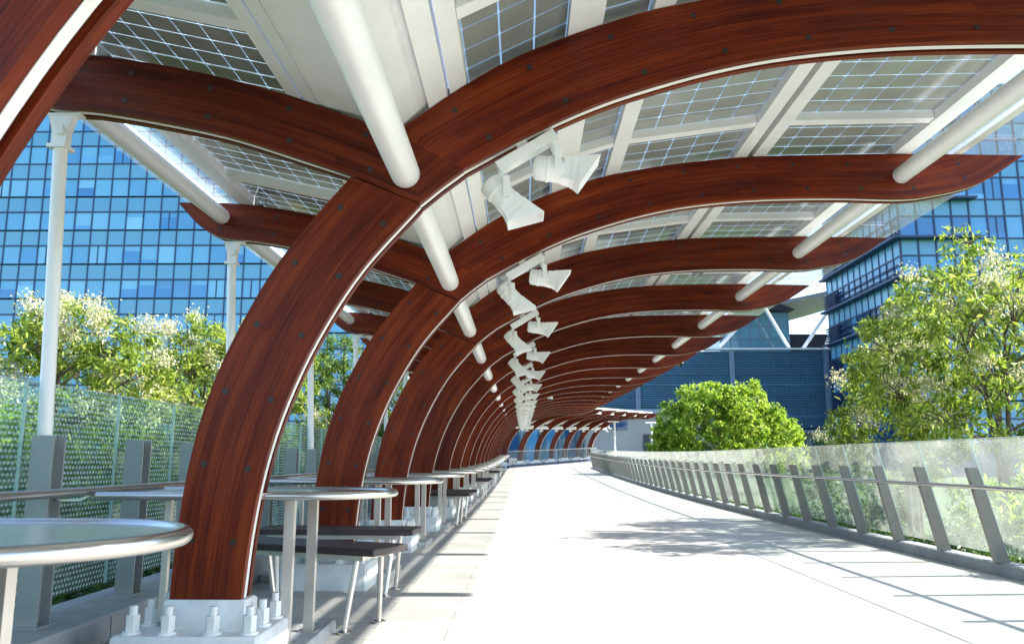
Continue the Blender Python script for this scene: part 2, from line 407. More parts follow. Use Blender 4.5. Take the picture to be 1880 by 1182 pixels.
def leaf_cloud(mb_name, centers, normals, size, asp, mat, parent=None, droop=.3, fold=.25):
    """one mesh of many small folded leaves; centers Nx3"""
    n = len(centers)
    d = rng.normal(size=(n, 3)); d /= np.linalg.norm(d, axis=1)[:, None] + 1e-9
    ax = normals * .6 + d * .9; ax[:, 2] -= droop; ax /= np.linalg.norm(ax, axis=1)[:, None] + 1e-9
    sd_ = np.cross(ax, rng.normal(size=(n, 3))); sd_ /= np.linalg.norm(sd_, axis=1)[:, None] + 1e-9
    up = np.cross(sd_, ax)
    L = size * rng.uniform(.6, 1.25, n)[:, None]; W = L * asp
    p0 = centers - ax * L * .5; p2 = centers + ax * L * .5
    p1 = centers + sd_ * W * .5 + up * W * fold; p3 = centers - sd_ * W * .5 + up * W * fold
    V = np.stack([p0, p1, p2, p3], 1).reshape(-1, 3).astype(np.float32)
    me = bpy.data.meshes.new(mb_name)
    me.vertices.add(4 * n); me.vertices.foreach_set('co', V.ravel())
    idx = np.arange(4 * n, dtype=np.int32).reshape(n, 4)
    tri = np.concatenate([idx[:, [0, 1, 2]], idx[:, [0, 2, 3]]], 1).reshape(-1)
    me.loops.add(6 * n); me.loops.foreach_set('vertex_index', tri)
    me.polygons.add(2 * n); me.polygons.foreach_set('loop_start', np.arange(0, 6 * n, 3, dtype=np.int32)); me.polygons.foreach_set('loop_total', np.full(2 * n, 3, dtype=np.int32))
    me.materials.append(mat); me.update(calc_edges=True); me.validate()
    return link(mb_name, me, parent)

# ground cover along both rails
def cover(x0, x1, s0, s1, n, h, name):
    s = rng.uniform(0, 1, n) ** 1.6 * (s1 - s0) + s0; x = rng.uniform(x0, x1, n); z = rng.uniform(0, 1, n) ** 1.3 * h
    z *= .55 + .45 * np.sin(s * 5.1 + x * 9) * np.sin(s * 2.3)
    c = np.stack([x, s, z + .02], 1); nm = np.zeros_like(c); nm[:, 2] = 1
    structure(leaf_cloud(name, c, nm, .075, .42, M['soil_plants'], None, 0), 'stuff')
cover(4.36, 5.0, 3, 42, 9000, .2, 'groundcover')
cover(-3.5, -2.7, 2, 24, 7000, .2, 'groundcover')

# ---------------------------------------------------------------- timber arches
def spline(pts, n):
    """Catmull-Rom through pts, resampled evenly to n points"""
    P = [np.array(p, float) for p in pts]; P = [2 * P[0] - P[1]] + P + [2 * P[-1] - P[-2]]
    out = []
    for i in range(1, len(P) - 2):
        for t in np.linspace(0, 1, 14, endpoint=False):
            a, b, c, d = P[i - 1:i + 3]
            out.append(.5 * ((2 * b) + (c - a) * t + (2 * a - 5 * b + 4 * c - d) * t * t + (3 * b - a - 3 * c + d) * t ** 3))
    out.append(P[-2]); out = np.array(out)
    L = np.concatenate([[0], np.cumsum(np.linalg.norm(np.diff(out, axis=0), axis=1))])
    q = np.linspace(0, L[-1], n)
    return [(float(np.interp(t, L, out[:, 0])), float(np.interp(t, L, out[:, 1]))) for t in q]
LEG_IN = spline([(-1.368, .334), (-1.340, .65), (-1.285, .98), (-1.19, 1.30), (-1.045, 1.63), (-.835, 1.975), (-.54, 2.320)], 26)
LEG_OUT = spline([(-1.716, .334), (-1.70, .65), (-1.663, .98), (-1.595, 1.29), (-1.49, 1.58), (-1.30, 1.955), (-1.08, 2.26), (-.902, 2.474)], 26)
ARM_IN = [(-.309, 2.5125), (-.307, 2.5135)] + spline([(-.302, 2.516), (.05, 2.712), (.40, 2.875), (.75, 2.995), (1.10, 3.09), (1.50, 3.162), (2.05, 3.210), (2.7, 3.220), (3.2, 3.207), (3.47, 3.227), (3.92, 3.337), (4.325, 3.582)], 44)
ARM_OUT = [(-.5585, 2.6395), (-.676, 2.7185)] + spline([(-.62, 2.757), (-.31, 2.982), (.02, 3.170), (.54, 3.365), (.9, 3.455), (1.4, 3.535), (1.96, 3.585), (2.6, 3.602), (3.28, 3.606), (3.9, 3.598), (4.325, 3.588)], 44)
LARM_TOP = [(-.56, 2.6365)] + spline([(-.68, 2.716), (-.80, 2.763), (-.928, 2.81), (-1.235, 2.924), (-1.58, 3.026), (-1.96, 3.112), (-2.33, 3.168), (-2.6, 3.19), (-2.978, 3.197)], 28)
LARM_BOT = [(-.538, 2.326)] + spline([(-.62, 2.360), (-.72, 2.405), (-.905, 2.483), (-1.18, 2.578), (-1.557, 2.703), (-1.935, 2.791), (-2.315, 2.858), (-2.50, 2.872), (-2.62, 2.895), (-2.78, 2.985), (-2.978, 3.192)], 28)
NODE_A = [(-.537, 2.323), (-.42, 2.425), (-.312, 2.509)]; NODE_B = [(-.556, 2.636), (-.46, 2.59), (-.312, 2.513)]
TH = [(0., .042), (.108, .150)]
def arch_outline_pts(A, B, step, ins):
    out = []; n = len(A); acc = step * .5
    for i in range(1, n):
        acc += math.dist(A[i], A[i - 1])
        if acc >= step:
            acc = 0
            a, b = Vector(A[i]), Vector(B[i]); d = (b - a)
            if d.length > .2:
                out += [tuple(a + d.normalized() * ins), tuple(b - d.normalized() * ins)]
    return out
arch_meshes = {}
def planks(y0, y1, tagn):
    r = {}
    r['leg'] = MB().strip(LEG_IN, LEG_OUT, y0, y1).mesh('leg_plank', M['wood'], uv=True)
    r['arm'] = MB().strip(ARM_IN, ARM_OUT, y0, y1).mesh('right_arm_plank', M['wood'], uv=True)
    lt = [(-.31, 2.5125), (-.44, 2.578)] + LARM_TOP; lb = [(-.312, 2.508), (-.43, 2.418)] + LARM_BOT
    r['larm'] = MB().strip(lb, lt, y0 - .002, y1 + .002).mesh('left_arm_plank', M['wood'], uv=True)
    return r
PF, PB = planks(*TH[0], 'f'), planks(*TH[1], 'b')
inf = MB()
inf.strip(LEG_IN, LEG_OUT, .044, .080); inf.strip(ARM_IN, ARM_OUT, .044, .080)
inf.strip([(-.312, 2.508), (-.43, 2.418)] + LARM_BOT, [(-.31, 2.5125), (-.44, 2.578)] + LARM_TOP, .0445, .0795)
INF = inf.mesh('white_web', M['white_soft'])
shoe = MB(); shoe.bevbox(-1.745, -1.335, -.012, .162, .2, .333, .012); SHOE = shoe.mesh('steel_shoe', M['base_white'], True)
bp = MB(); bp.bevbox(-1.90, -1.215, -.20, .35, .0, .2, .012); BPL = bp.mesh('base_block', M['base_white'], True)
nut = MB()
nut.loft([[(.033 * math.cos(PI / 3 * k), .033 * math.sin(PI / 3 * k), z) for k in range(6)] for z in (.012, .085)])
nut.loft([[(.019 * math.cos(PI / 6 * k), .019 * math.sin(PI / 6 * k), z) for k in range(12)] for z in (.083, .125)])
nut.loft([[(.044 * math.cos(PI / 8 * k), .044 * math.sin(PI / 8 * k), z) for k in range(16)] for z in (0, .0125)])
NUT = nut.mesh('anchor_nut', M['base_white'], True)
bl = MB(); bl.loft([[(.017 * math.cos(PI / 5 * k), y, .017 * math.sin(PI / 5 * k)) for k in range(10)] for y in (0.001, -.004)]); BOLT = bl.mesh('bolt', M['bolt'])
BPTS = {'leg': arch_outline_pts(LEG_IN[1:], LEG_OUT[1:], .32, .075), 'arm': arch_outline_pts(ARM_IN, ARM_OUT, .40, .09), 'larm': arch_outline_pts(LARM_BOT, LARM_TOP, .38, .075)}
NUTS = [(-1.83, -.12), (-1.66, -.13), (-1.45, -.13), (-1.28, -.12), (-1.28, .07), (-1.28, .27), (-1.83, .07), (-1.83, .27), (-1.66, .29), (-1.45, .29)]
def make_arch(k):
    s = Y0 + k * SP; x, y, h = path(s)
    n = k + 1
    lab = ('huge out of focus red timber arch crossing the upper left corner, nearest of all' if k == 0 else
           'red brown forked timber arch rising from a white bolted base, %s arch from the camera' % nth(k))
    if k > 18: lab = 'far timber arch where the roof turns right, %s arch from the camera' % nth(k)
    t = thing('timber_arch', lab, 'arch', (x, y, fz(s)), -h, 'forked timber arches along the walkway')
    for D in (PF, PB):
        for key, nm in (('leg', 'leg_plank'), ('arm', 'right_arm_plank'), ('larm', 'left_arm_plank')):
            o = link(nm, D[key], t)
            if D is PF and 0 <= k < 7:
                for (px, pz) in BPTS[key]:
                    if k > 3 and key != 'leg' and hash((px, pz)) % 2: continue
                    link('bolt', BOLT, o, (px, (-.002 if key == 'larm' else 0), pz))
    link('white_web', INF, t); link('steel_shoe', SHOE, t); b = link('base_block', BPL, t)
    if k < 8:
        for (nx_, ny_) in NUTS: link('anchor_nut', NUT, b, (nx_, ny_, .2))
    return t
NA = 26
for k in range(0, NA): make_arch(k)

# ---------------------------------------------------------------- long pipes and roof gutter
def pipe(lat, z, r, label):
    mb = MB(); mb.tube([wp(s, lat, z) for s in s_samples(-1.5, S_END + 1, 1.3)], r, 20)
    o = mb.build('roof_pipe', M['white'], smooth=True); return tag(o, label, 'pipe', 'white tubes threaded through the arches')
pipe(-.616, 2.485, .077, 'white steel tube running through the fork of every arch')
pipe(3.262, 3.412, .072, 'white steel tube running through the right tips of the arches')
pipe(-2.59, 3.068, .066, 'white steel tube running through the short left tips of the arches')
gut = sweep([(-1.05, 2.868), (-.64, 2.762), (-.50, 2.90), (-.50, 3.10), (-.54, 3.10), (-.62, 2.92), (-1.02, 2.93), (-1.05, 3.10), (-1.09, 3.10), (-1.09, 2.88)], -1.5, S_END, 1.3)
tag(gut.build('roof_gutter', M['white']), 'long white box gutter lying in the valley between the roof wings', 'gutter')

# ---------------------------------------------------------------- roof bays
def roof_z(x):
    P = ARM_OUT if x > -.62 else sorted(LARM_TOP)
    return float(np.interp(x, [p[0] for p in P], [p[1] for p in P]))
def beam(mb, x0, x1, h=.10, off=.004, y0=0., y1=SP - .004, drop=0.):
    a, b = roof_z(x0) + off - drop, roof_z(x1) + off - drop
    mb.prism([(x0, a), (x1, b), (x1, b + h), (x0, a + h)], y0, y1)
def panel(x0, x1, y0, y1, off=.085, th=.018):
    a, b = roof_z(x0) + off, roof_z(x1) + off
    L = math.hypot(x1 - x0, b - a); W = y1 - y0
    P = .2; pp = .158 if x0 < -1 else .195; nu = max(1, round(L / pp)); nv = max(1, round(W / pp))
    mb = MB(); vs = []; uv = []
    for (x, z, u) in ((x0, a, 0.), (x1, b, nu * P)):
        for (y, v) in ((y0, 0.), (y1, nv * P)):
            for dz in (0, th): vs.append((x, y, z + dz)); uv.append((u + P * .5, v + P * .5))
    mb._add(vs, [(0, 1, 3, 2), (4, 6, 7, 5), (0, 4, 5, 1), (2, 3, 7, 6), (0, 2, 6, 4), (1, 5, 7, 3)], uv)
    return mb
def roof_bay(side, label):
    t = thing('solar_roof_bay', label, 'roof bay', group='glazed roof bays carried by the arches')
    if side == 'right':
        beams = [(-.497, -.40), (-.385, -.30), (.25, .44), (.72, .84), (1.84, 1.95), (2.0, 2.11), (3.22, 3.36)]
        pans = [(-.30, .25), (.44, .72), (.84, 1.84), (2.11, 3.22)]; clears = [(3.36, 3.79), (3.87, 4.45)]
    else:
        beams = [(-1.17, -1.095), (-1.27, -1.19), (-2.46, -2.32), (-2.86, -2.74)]
        pans = [(-2.32, -1.27)]; clears = [(-2.74, -2.46), (-3.02, -2.86)]
    for a, b in beams:
        mb = MB(); beam(mb, a, b, .10); mb.build('roof_beam', M['white'], t)
    if side == 'right':
        mb = MB(); beam(mb, 3.79, 3.87, .055, .05); mb.build('roof_beam', M['white'], t)
        mb = MB(); beam(mb, 1.951, 1.999, .03, .06); mb.build('shadow_gap_strip', M['grey_steel'], t)  # grey filler added to close the bright slit, standing for shadow between beams
    for a, b in pans:
        for (y0, y1) in ((.004, SP * .25 - .05), (SP * .25 + .05, SP * .75 - .05), (SP * .75 + .05, SP - .004)):
            panel(a + .002, b - .002, y0, y1).build('solar_panel', M['solar'], t, uv=True)
        z0, z1 = roof_z(a + .002) + .02, roof_z(b - .002) + .02
        for fr in (.25, .75):
            mb = MB(); mb.prism([(a + .002, z0), (b - .002, z1), (b - .002, z1 + .085), (a + .002, z0 + .085)], SP * fr - .048, SP * fr + .048); mb.build('cross_bar', M['white'], t)
    for a, b in clears:
        za, zb = roof_z(a) + .085, roof_z(b) + .085
        mb = MB(); mb.prism([(a + .002, za), (b - .002, zb), (b - .002, zb + .016), (a + .002, za + .016)], .01, SP - .01)
        mb.build('edge_glass', M['clear'], t)
    # small steel cleats that tie beams to the arch below
    for a, b in beams[::2]:
        c = (a + b) / 2; z = roof_z(c)
        mb = MB(); mb.box(c + .05, c + .13, .02, .10, z + .003, z + .015); mb.box(c + .05, c + .062, .02, .10, z + .015, z + .09); mb.build('cleat', M['grey_steel'], t)
    return t
protoR = roof_bay('right', ''); protoL = roof_bay('left', '')
def bay_label(side, k):
    if k < 0: return 'glazed %s roof bay overhead, before the nearest timber arch' % side
    return 'glazed %s roof bay of solar panels between the %s and %s arches' % (side, 'nearest' if k == 0 else nth(k), nth(k + 1))
first = True
for k in range(-1, NA - 1):
    s = Y0 + k * SP
    a = Vector(wp(s, 0, 0)); b = Vector(wp(s + SP, 0, 0)); h = math.atan2(b.x - a.x, b.y - a.y)
    pitch = math.asin((b.z - a.z) / SP)
    for side, pr in (('right', protoR), ('left', protoL)):
        if first: o = pr; o.location = a; o['label'] = bay_label(side, k)
        else: o = dup(pr, a, -h, bay_label(side, k))
        o.rotation_euler = (pitch, 0, -h)
    first = False

# ---------------------------------------------------------------- floodlights under the arches
fb = MB()
u = Vector((.855, 0, .519)); v_ = Vector((-.519, 0, .855))
m = Matrix(((u.x, 0, v_.x, 0), (0, 1, 0, 0), (u.z, 0, v_.z, 0), (0, 0, 0, 1)))
fb.box(-.18, .18, -.04, .04, -.03, .03, m); fb.box(-.03, .03, -.02, .02, .03, .075, m)
FBAR = fb.mesh('mounting_bar', M['white'])
def lamp_meshes(ang):
    """flood lamp hanging from the origin; its axis tilts by ang below the +X direction"""
    d = Vector((math.cos(ang), 0, -math.sin(ang))); n_ = Vector((math.sin(ang), 0, math.cos(ang))); yv = Vector((0, 1, 0))
    c = Vector((.02, 0, -.17))
    prof = [(-.13, .04), (-.122, .060), (-.11, .067), (-.06, .068), (-.058, .073), (-.045, .073), (-.043, .068), (.0, .068), (.02, .07), (.036, .07)]
    body = MB(); N = 20
    body.loft([[tuple(c + d * t + (n_ * math.sin(2 * PI * k / N) + yv * math.cos(2 * PI * k / N)) * r) for k in range(N)] for t, r in prof])
    hood = MB(); rings = []
    sq = [(1, 1), (1, -1), (-1, -1), (-1, 1)]      # square flared hood, its upper lip longer
    for (t, r, e) in ((.03, .060, 0), (.075, .064, 0), (.0751, .068, 0), (.10, .071, .008), (.17, .088, .045)):
        rings.append([tuple(c + d * (t + e * a_) + n_ * (r * a_) + yv * (r * b_)) for a_, b_ in sq])
    for (t, r, e) in ((.1685, .084, .045), (.10, .066, .008), (.05, .056, 0)):
        rings.append([tuple(c + d * (t + e * a_) + n_ * (r * a_) + yv * (r * b_)) for a_, b_ in sq])
    hood.loft(rings)
    arm = MB(); q = c + n_ * .02
    arm.tube([(0, 0, .0), (.0, 0, -.05), tuple(q + Vector((-.01, .0, .07)))], .017, 8)
    for sy in (-1, 1):
        arm.box(q.x - .02, q.x + .015, sy * .078 - .006, sy * .078 + .006, q.z - .03, q.z + .08)
    arm.box(q.x - .02, q.x + .015, -.071, .071, q.z + .0805, q.z + .092)
    return body.mesh('lamp_body', M['white'], True), hood.mesh('lamp_hood', M['white']), arm.mesh('yoke', M['white'], True)
LMA, LMB = lamp_meshes(R(48)), lamp_meshes(R(8))
for k in range(1, NA):
    s = Y0 + k * SP; x, y, h = path(s)
    o = link('mounting_bar', FBAR, None, wp(s, .02, 2.585), -h)
    # bar sits just under the soffit
    X, Y, Z = wp(s, .025, 2.632); yoff = .075
    o.location = (X + yoff * math.sin(h), Y + yoff * math.cos(h), Z)
    tag(o, 'short white bar holding two floodlights under the %s arch' % nth(k), 'bar', 'floodlight bars')
    for (lat, z, LM, w_) in ((-.115, 2.545, LMA, 'steeply tilted left'), (.17, 2.70, LMB, 'nearly level right')):
        X, Y, Z = wp(s, lat, z)
        t = thing('floodlight', '%s one of the two white floodlights under the %s arch' % (w_, nth(k)), 'floodlight', (X + yoff * math.sin(h), Y + yoff * math.cos(h), Z), -h, 'white floodlights hung under the arches')
        b = link('lamp_body', LM[0], t); link('lamp_hood', LM[1], b); link('yoke', LM[2], t)

# dome cameras
def dome(lat, s, z, label, dm='black'):
    x, y, zz = wp(s, lat, z)
    t = thing('dome_camera', label, 'security camera', (x, y, zz))
    b = MB(); b.loft([[(r * math.cos(2 * PI * k / 16), r * math.sin(2 * PI * k / 16), q) for k in range(16)] for q, r in ((0, .03), (.0, .09), (-.07, .095), (-.085, .085))]); b.box(-.13, -.04, -.02, .02, -.03, -.005); b.build('housing', M['white'], t, True)
    d = MB(); d.loft([[(.078 * math.cos(a) * math.cos(2 * PI * k / 16), .078 * math.cos(a) * math.sin(2 * PI * k / 16), -.086 - .09 * math.sin(a)) for k in range(16)] for a in [R(q) for q in (0, 25, 50, 70, 85)]]); d.build('dome', M[dm], t, True)
dome(4.28, 21.9, 3.64, 'small white security dome camera on the right tip of an arch')
dome(.95, 28.0, 3.06, 'tiny white dome camera under the middle of the far roof')
dome(2.35, 10.6, 3.57, 'flat white dome camera under the solar panels at right', 'grey_steel')

# ---------------------------------------------------------------- left railing, poles
rail = thing('left_glass_railing', 'tall dotted green glass railing with grey steel posts on the left kerb', 'railing')
def rail_post(parent, s, lat, z0, z1):
    x, y, z = wp(s, lat, 0)
    mb = MB()
    mb.box(-.055, .055, -.06, -.048, z0, z1); mb.box(-.055, .055, .048, .06, z0, z1); mb.box(-.006, .006, -.048, .048, z0, z1)
    mb.box(-.075, .075, -.08, .08, z0 - .0, z0 + .012)
    o = mb.build('post', M['grey_steel'], parent); o.location = (x, y, z)
    q = MB(); q.tube([(.056, 0, .80), (.19, 0, .80), (.24, 0, .825)], .009, 6); q.build('rail_bracket', M['steel'], o, True)
    return o
ss = []
for k in range(-1, 17):
    s = Y0 + k * SP + .075
    ss += [s, s + .98, s + 1.80]
pj_ = MB()
for i, s in enumerate(ss):
    if s < 1: continue
    rail_post(rail, s, -2.42, .19, 1.12)
for i in range(len(ss) - 1):
    a, b = ss[i], ss[i + 1]
    if b < 1: continue
    mb = MB(); mb.loft([[wp(q, x, z) for x, z in ((-2.575, .26), (-2.560, .26), (-2.560, 1.40), (-2.575, 1.40))] for q in (a + .008, b - .008)])
    gp = mb.build('glass_panel', M['frit_left'], rail)
    if b < 22:
        e = MB(); e.loft([[wp(q, x, z) for x, z in ((-2.576, 1.4005), (-2.559, 1.4005), (-2.559, 1.405), (-2.576, 1.405))] for q in (a + .008, b - .008)])
        e.loft([[wp(a + .0005 + dq, x, z) for x, z in ((-2.576, .26), (-2.559, .26), (-2.559, 1.40), (-2.576, 1.40))] for dq in (0, .007)]); e.build('polished_edge', M['edge'], gp)
mb = MB(); mb.tube([wp(s, -2.2, .845) for s in s_samples(-1, 46, 2)], .022, 12); mb.build('handrail', M['steel'], rail, True)

pole0 = None
for k in range(1, 19):
    s = Y0 + k * SP + .075; x, y, h = path(s)
    lab = 'slim white pole propping the left tip of the %s timber arch' % nth(k)
    if pole0 is None:
        t = thing('support_pole', lab, 'pole', wp(s, -2.475, 0), 0, 'white poles under the left arch tips'); pole0 = t
        a = MB(); a.tube([(.03, 0, 1.122), (-.035, 0, 2.66)], .036, 16); a.build('shaft', M['white'], t, True)
        b = MB(); b.box(-.085, .015, -.05, .05, 2.66, 2.68); b.prism([(-.073, 2.68), (.003, 2.68), (.006, 2.76), (.03, 2.845), (-.10, 2.845), (-.076, 2.76)], -.028, .028)
        b.loft([[(-.035 + .030 * math.cos(PI / 7 * q), yy, 2.765 + .030 * math.sin(PI / 7 * q)) for q in range(14)] for yy in (-.048, .048)])
        b.box(-.11, .07, -.032, .032, 2.8455, 2.860); b.build('head_bracket', M['white'], t)
    else: dup(pole0, wp(s, -2.475, 0), 0, lab)

# ---------------------------------------------------------------- high tables, benches, pads
def table_meshes():
    HW, Xt, Xl, Z = .40, -.715, -2.16, .822
    arc = [(Xt - HW + HW * math.cos(a), HW * math.sin(a)) for a in np.linspace(-PI / 2, PI / 2, 25)]
    out = [(Xl, -HW)] + arc + [(Xl, HW)]
    top = MB(); inn = [(x * 1.0, y) for x, y in out]
    top.prism(inn, Z - .012, Z + .006, 'z')
    rim = MB(); rim.tube([(x, y, Z - .002) for x, y in out], .021, 12)
    leg = MB(); leg.box(-.026, .026, -.022, .022, .06, Z - .025); leg.box(-.05, .05, -.05, .05, .0605, .066)
    thin = MB(); thin.box(-.016, .016, -.016, .016, .06, Z - .027)
    return top.mesh('table_top', M['steel']), rim.mesh('rim', M['steel'], True), leg.mesh('leg', M['steel_leg']), thin.mesh('leg', M['steel_leg'])
TT, TR, TL, TN = table_meshes()
tab0 = None
for k in range(0, 18):
    s = 1.93 + k * SP
    lab = 'shiny steel bar table cut off by the lower left corner, blurred' if k == 0 else 'steel high table with round end reaching out beside the %s timber arch' % nth(k)
    off0 = (-.09, -.04, 0) if k == 0 else (0, 0, 0)
    if tab0 is None:
        t = thing('high_table', lab, 'table', Vector(wp(s, 0, 0)) + Vector(off0), 0, 'steel high tables along the left rail'); tab0 = t
        link('table_top', TT, t); link('rim', TR, t)
        for (x, y, me) in ((-1.235, -.17, TL), (-1.20, .17, TL), (-1.88, -.18, TN), (-1.90, .18, TN)): link('leg', me, t, (x, y, 0))
    else: dup(tab0, wp(s, 0, 0), 0, lab)
pad0 = None
for k in range(0, 18):
    s = 2.07 + k * SP
    lab = 'low rough concrete pad under the legs of the %s' % ('blurred corner table' if k == 0 else 'high table beside the %s arch' % nth(k))
    if pad0 is None:
        mb = MB(); mb.bevbox(-2.19, -1.12, -.38, .36, .0, .06, .01); pad0 = tag(mb.build('concrete_pad', M['pad'], loc=wp(s, 0, 0)), lab, 'pad', 'concrete pads under the tables')
    else:
        o = pad0.copy(); COL.objects.link(o); o.location = wp(s, 0, 0); o['label'] = lab

def make_bench(loc, rz, lab):
    t = thing('bench', lab, 'bench', loc, rz, 'dark topped benches among the high tables')
    L, W, H = .61, .19, .485
    a = MB(); a.bevbox(-L, L, -W, W, H - .042, H, .006); a.build('seat', M['seat'], t)
    f = MB()
    for sy in (-1, 1): f.box(-L + .1, L - .1, sy * (W - .05) - .015, sy * (W - .05) + .015, H - .075, H - .0425)
    for sx in (-1, 1): f.box(sx * (L - .16) - .02, sx * (L - .16) + .02, -W + .0655, W - .0655, H - .075, H - .0425)
    f.build('frame', M['steel_leg'], t)
    for sx in (-1, 1):
        for sy in (-1, 1):
            l = MB(); tp = (sx * (L - .16), sy * (W - .06), H - .076); ft = (sx * (L - .20), sy * (W - .01), .012)
            l.tube([ft, tp], .017, 8); lo = l.build('leg', M['steel_leg'], t, True)
            q = MB(); q.loft([[(ft[0] + r * math.cos(PI / 8 * j), ft[1] + r * math.sin(PI / 8 * j), z) for j in range(16)] for z, r in ((.0, .044), (.012, .044), (.022, .024))]); q.build('foot', M['steel'], lo, True)
    return t
b0 = make_bench(wp(5.28, -1.35, 0), R(-24), 'dark topped bench set askew behind the second steel table')
dup(b0, wp(6.42, -1.42, 0), R(-3), 'dark topped bench square to the walkway before the third steel table')
for (s, a, lab) in ((13.1, -6, 'dark topped bench behind the fifth high table'), (14.5, 3, 'dark topped bench before the sixth high table'), (20.9, -4, 'dark topped bench behind the eighth high table'), (22.4, 2, 'dark topped bench before the ninth high table'), (28.9, -5, 'small dark bench far along behind the eleventh high table'), (30.3, 3, 'small dark bench far along before the twelfth high table'), (36.8, 0, 'tiny dark bench at the far end of the row of tables')):
    dup(b0, wp(s, -1.42, 0), R(a), lab)

# ---------------------------------------------------------------- right railing
rr = thing('right_glass_railing', 'milky glass railing with inward leaning grey posts and steel handrail on the right kerb', 'railing')
LEAN = .19 / .82
def rx(z): return 4.215 - (z - .11) * LEAN
ps = [4.49 + .98 * k for k in range(0, 51)]
post_me = MB()
post_me.loft([[(rx(z) - 4.215 + dx, dy, z) for dx, dy in ((-hw, -.028), (hw, -.028), (hw, .028), (-hw, .028))] for z, hw in ((.111, .058), (.90, .05), (.93, .044))])
POST = post_me.mesh('post', M['post'])
brk = MB(); brk.tube([(rx(.72) - 4.215 - .05, 0, .72), (rx(.72) - 4.215 - .085, 0, .72), (rx(.72) - 4.215 - .085, 0, .745)], .009, 6); BRK = brk.mesh('bracket', M['steel'], True)
for s in ps:
    x, y, h = path(s)
    o = link('post', POST, rr, wp(s, 4.215, 0), -h); link('bracket', BRK, o)
for i in range(len(ps) - 1):
    a, b = ps[i] + .006, ps[i + 1] - .006
    mb = MB(); mb.loft([[wp(q, rx(z) + dx, z) for z, dx in ((.17, .062), (.17, .077), (1.185, .077), (1.185, .062))] for q in (a, b)])
    gp = mb.build('glass_panel', M['frit_right'], rr)
    if b < 30:
        e = MB(); e.loft([[wp(q, rx(z) + dx, z) for z, dx in ((1.1855, .061), (1.1855, .078), (1.190, .078), (1.190, .061))] for q in (a, b)])
        e.loft([[wp(a - .0065 + dq, rx(z) + dx, z) for z, dx in ((.17, .061), (.17, .078), (1.185, .078), (1.185, .061))] for dq in (0, .006)]); e.build('polished_edge', M['edge'], gp)
mb = MB(); mb.tube([wp(s, rx(.76) - .085, .765) for s in s_samples(3, 54, 2)], .020, 12); mb.build('handrail', M['steel'], rr, True)

# ---------------------------------------------------------------- trees
def tree(name, label, cat, base, clusters, leaf, n, size, asp, trunk_r, blossom=0, group=None, stems=1, droop=.3, hollow=.35):
    """clusters: (x,y,z,r) relative to base; limbs run from the trunk into each cluster"""
    t = thing(name, label, cat, base, 0, group)
    tr = MB(); cl = np.array(clusters, float)
    top = cl[:, 2].max(); cx, cy = cl[:, 0].mean(), cl[:, 1].mean()
    for q in range(stems):
        ox, oy = (random.uniform(-.12, .12), random.uniform(-.12, .12)) if stems > 1 else (0, 0)
        mine = cl[q::stems]
        tx, ty = mine[:, 0].mean(), mine[:, 1].mean(); hz = top * random.uniform(.8, .95)
        pts = []
        for i in range(9):
            f = i / 8.
            pts.append((ox + (tx * .6 + ox) * f ** 1.6 + .05 * math.sin(5 * f + q) * f, oy + (ty * .6) * f ** 1.6 + .05 * math.cos(4 * f + q) * f, -.7 + (hz + .7) * f))
        tr.tube(pts, [trunk_r * (1 - .85 * i / 8.) + .006 for i in range(9)], 8)
        P = np.array(pts)
        for c in mine:
            zb = max(.25 * top, c[2] - random.uniform(.35, .8) * max(.6, math.hypot(c[0], c[1])))
            b = np.array([np.interp(zb, P[:, 2], P[:, k]) for k in range(3)])
            e = c[:3]; mid = (b + e) / 2 + np.array([random.uniform(-.1, .1), random.uniform(-.1, .1), .08])
            tr.tube([tuple(b), tuple(mid), tuple(e)], [trunk_r * .38, trunk_r * .24, .008], 6)
            for _ in range(5):
                dd = rng.normal(size=3); dd /= np.linalg.norm(dd); dd[2] = abs(dd[2]) * .7
                tr.tube([tuple(mid * .3 + e * .7), tuple(e + dd * c[3] * .45), tuple(e + dd * c[3] * .9 + np.array([0, 0, .03]))], [.012, .008, .004], 5)
    tr.build('trunk', M['bark'], t, True)
    vol = cl[:, 3] ** 2; pick = rng.choice(len(cl), n, p=vol / vol.sum())
    d = rng.normal(size=(n, 3)); d /= np.linalg.norm(d, axis=1)[:, None]
    r = (hollow + (1 - hollow) * rng.uniform(0, 1, n) ** .6) * cl[pick, 3]
    # sub-clumps: pull leaves towards random twig tips so gaps open between them
    K = 17; tips = rng.normal(size=(len(cl), K, 3)); tips /= np.linalg.norm(tips, axis=2)[:, :, None]
    tips *= rng.uniform(.45, 1.05, (len(cl), K))[:, :, None]
    tp = tips[pick, rng.integers(0, K, n)] * cl[pick, 3][:, None]
    off = d * (rng.uniform(0, 1, n) ** .8 * .27)[:, None] * cl[pick, 3][:, None]
    mix = rng.uniform(0, 1, n) < .82
    rel = np.where(mix[:, None], tp + off, d * r[:, None]); rel[:, 2] *= .85
    pos = cl[pick, :3] + rel
    nm = rel / (np.linalg.norm(rel, axis=1)[:, None] + 1e-6)
    leaf_cloud('crown', pos, nm, size, asp, leaf, t, droop)
    if blossom:
        # pale flower heads sit on the outer and upper twig tips
        K2 = max(3, int(blossom / 230)); ci = rng.choice(len(cl), K2, p=vol / vol.sum()); dd = rng.normal(size=(K2, 3)); dd[:, 2] = np.abs(dd[:, 2]) * .8 + .1; dd[:, 0] += .35; dd /= np.linalg.norm(dd, axis=1)[:, None]
        hc = cl[ci, :3] + dd * cl[ci, 3][:, None] * rng.uniform(.9, 1.12, K2)[:, None]
        w_ = rng.integers(0, K2, blossom); p = hc[w_] + rng.normal(size=(blossom, 3)) * np.array([.10, .10, .085])
        leaf_cloud('blossom', p, np.tile([0, 0, 1.], (blossom, 1)), .045, .7, M['blossom'], t, 0)
    return t
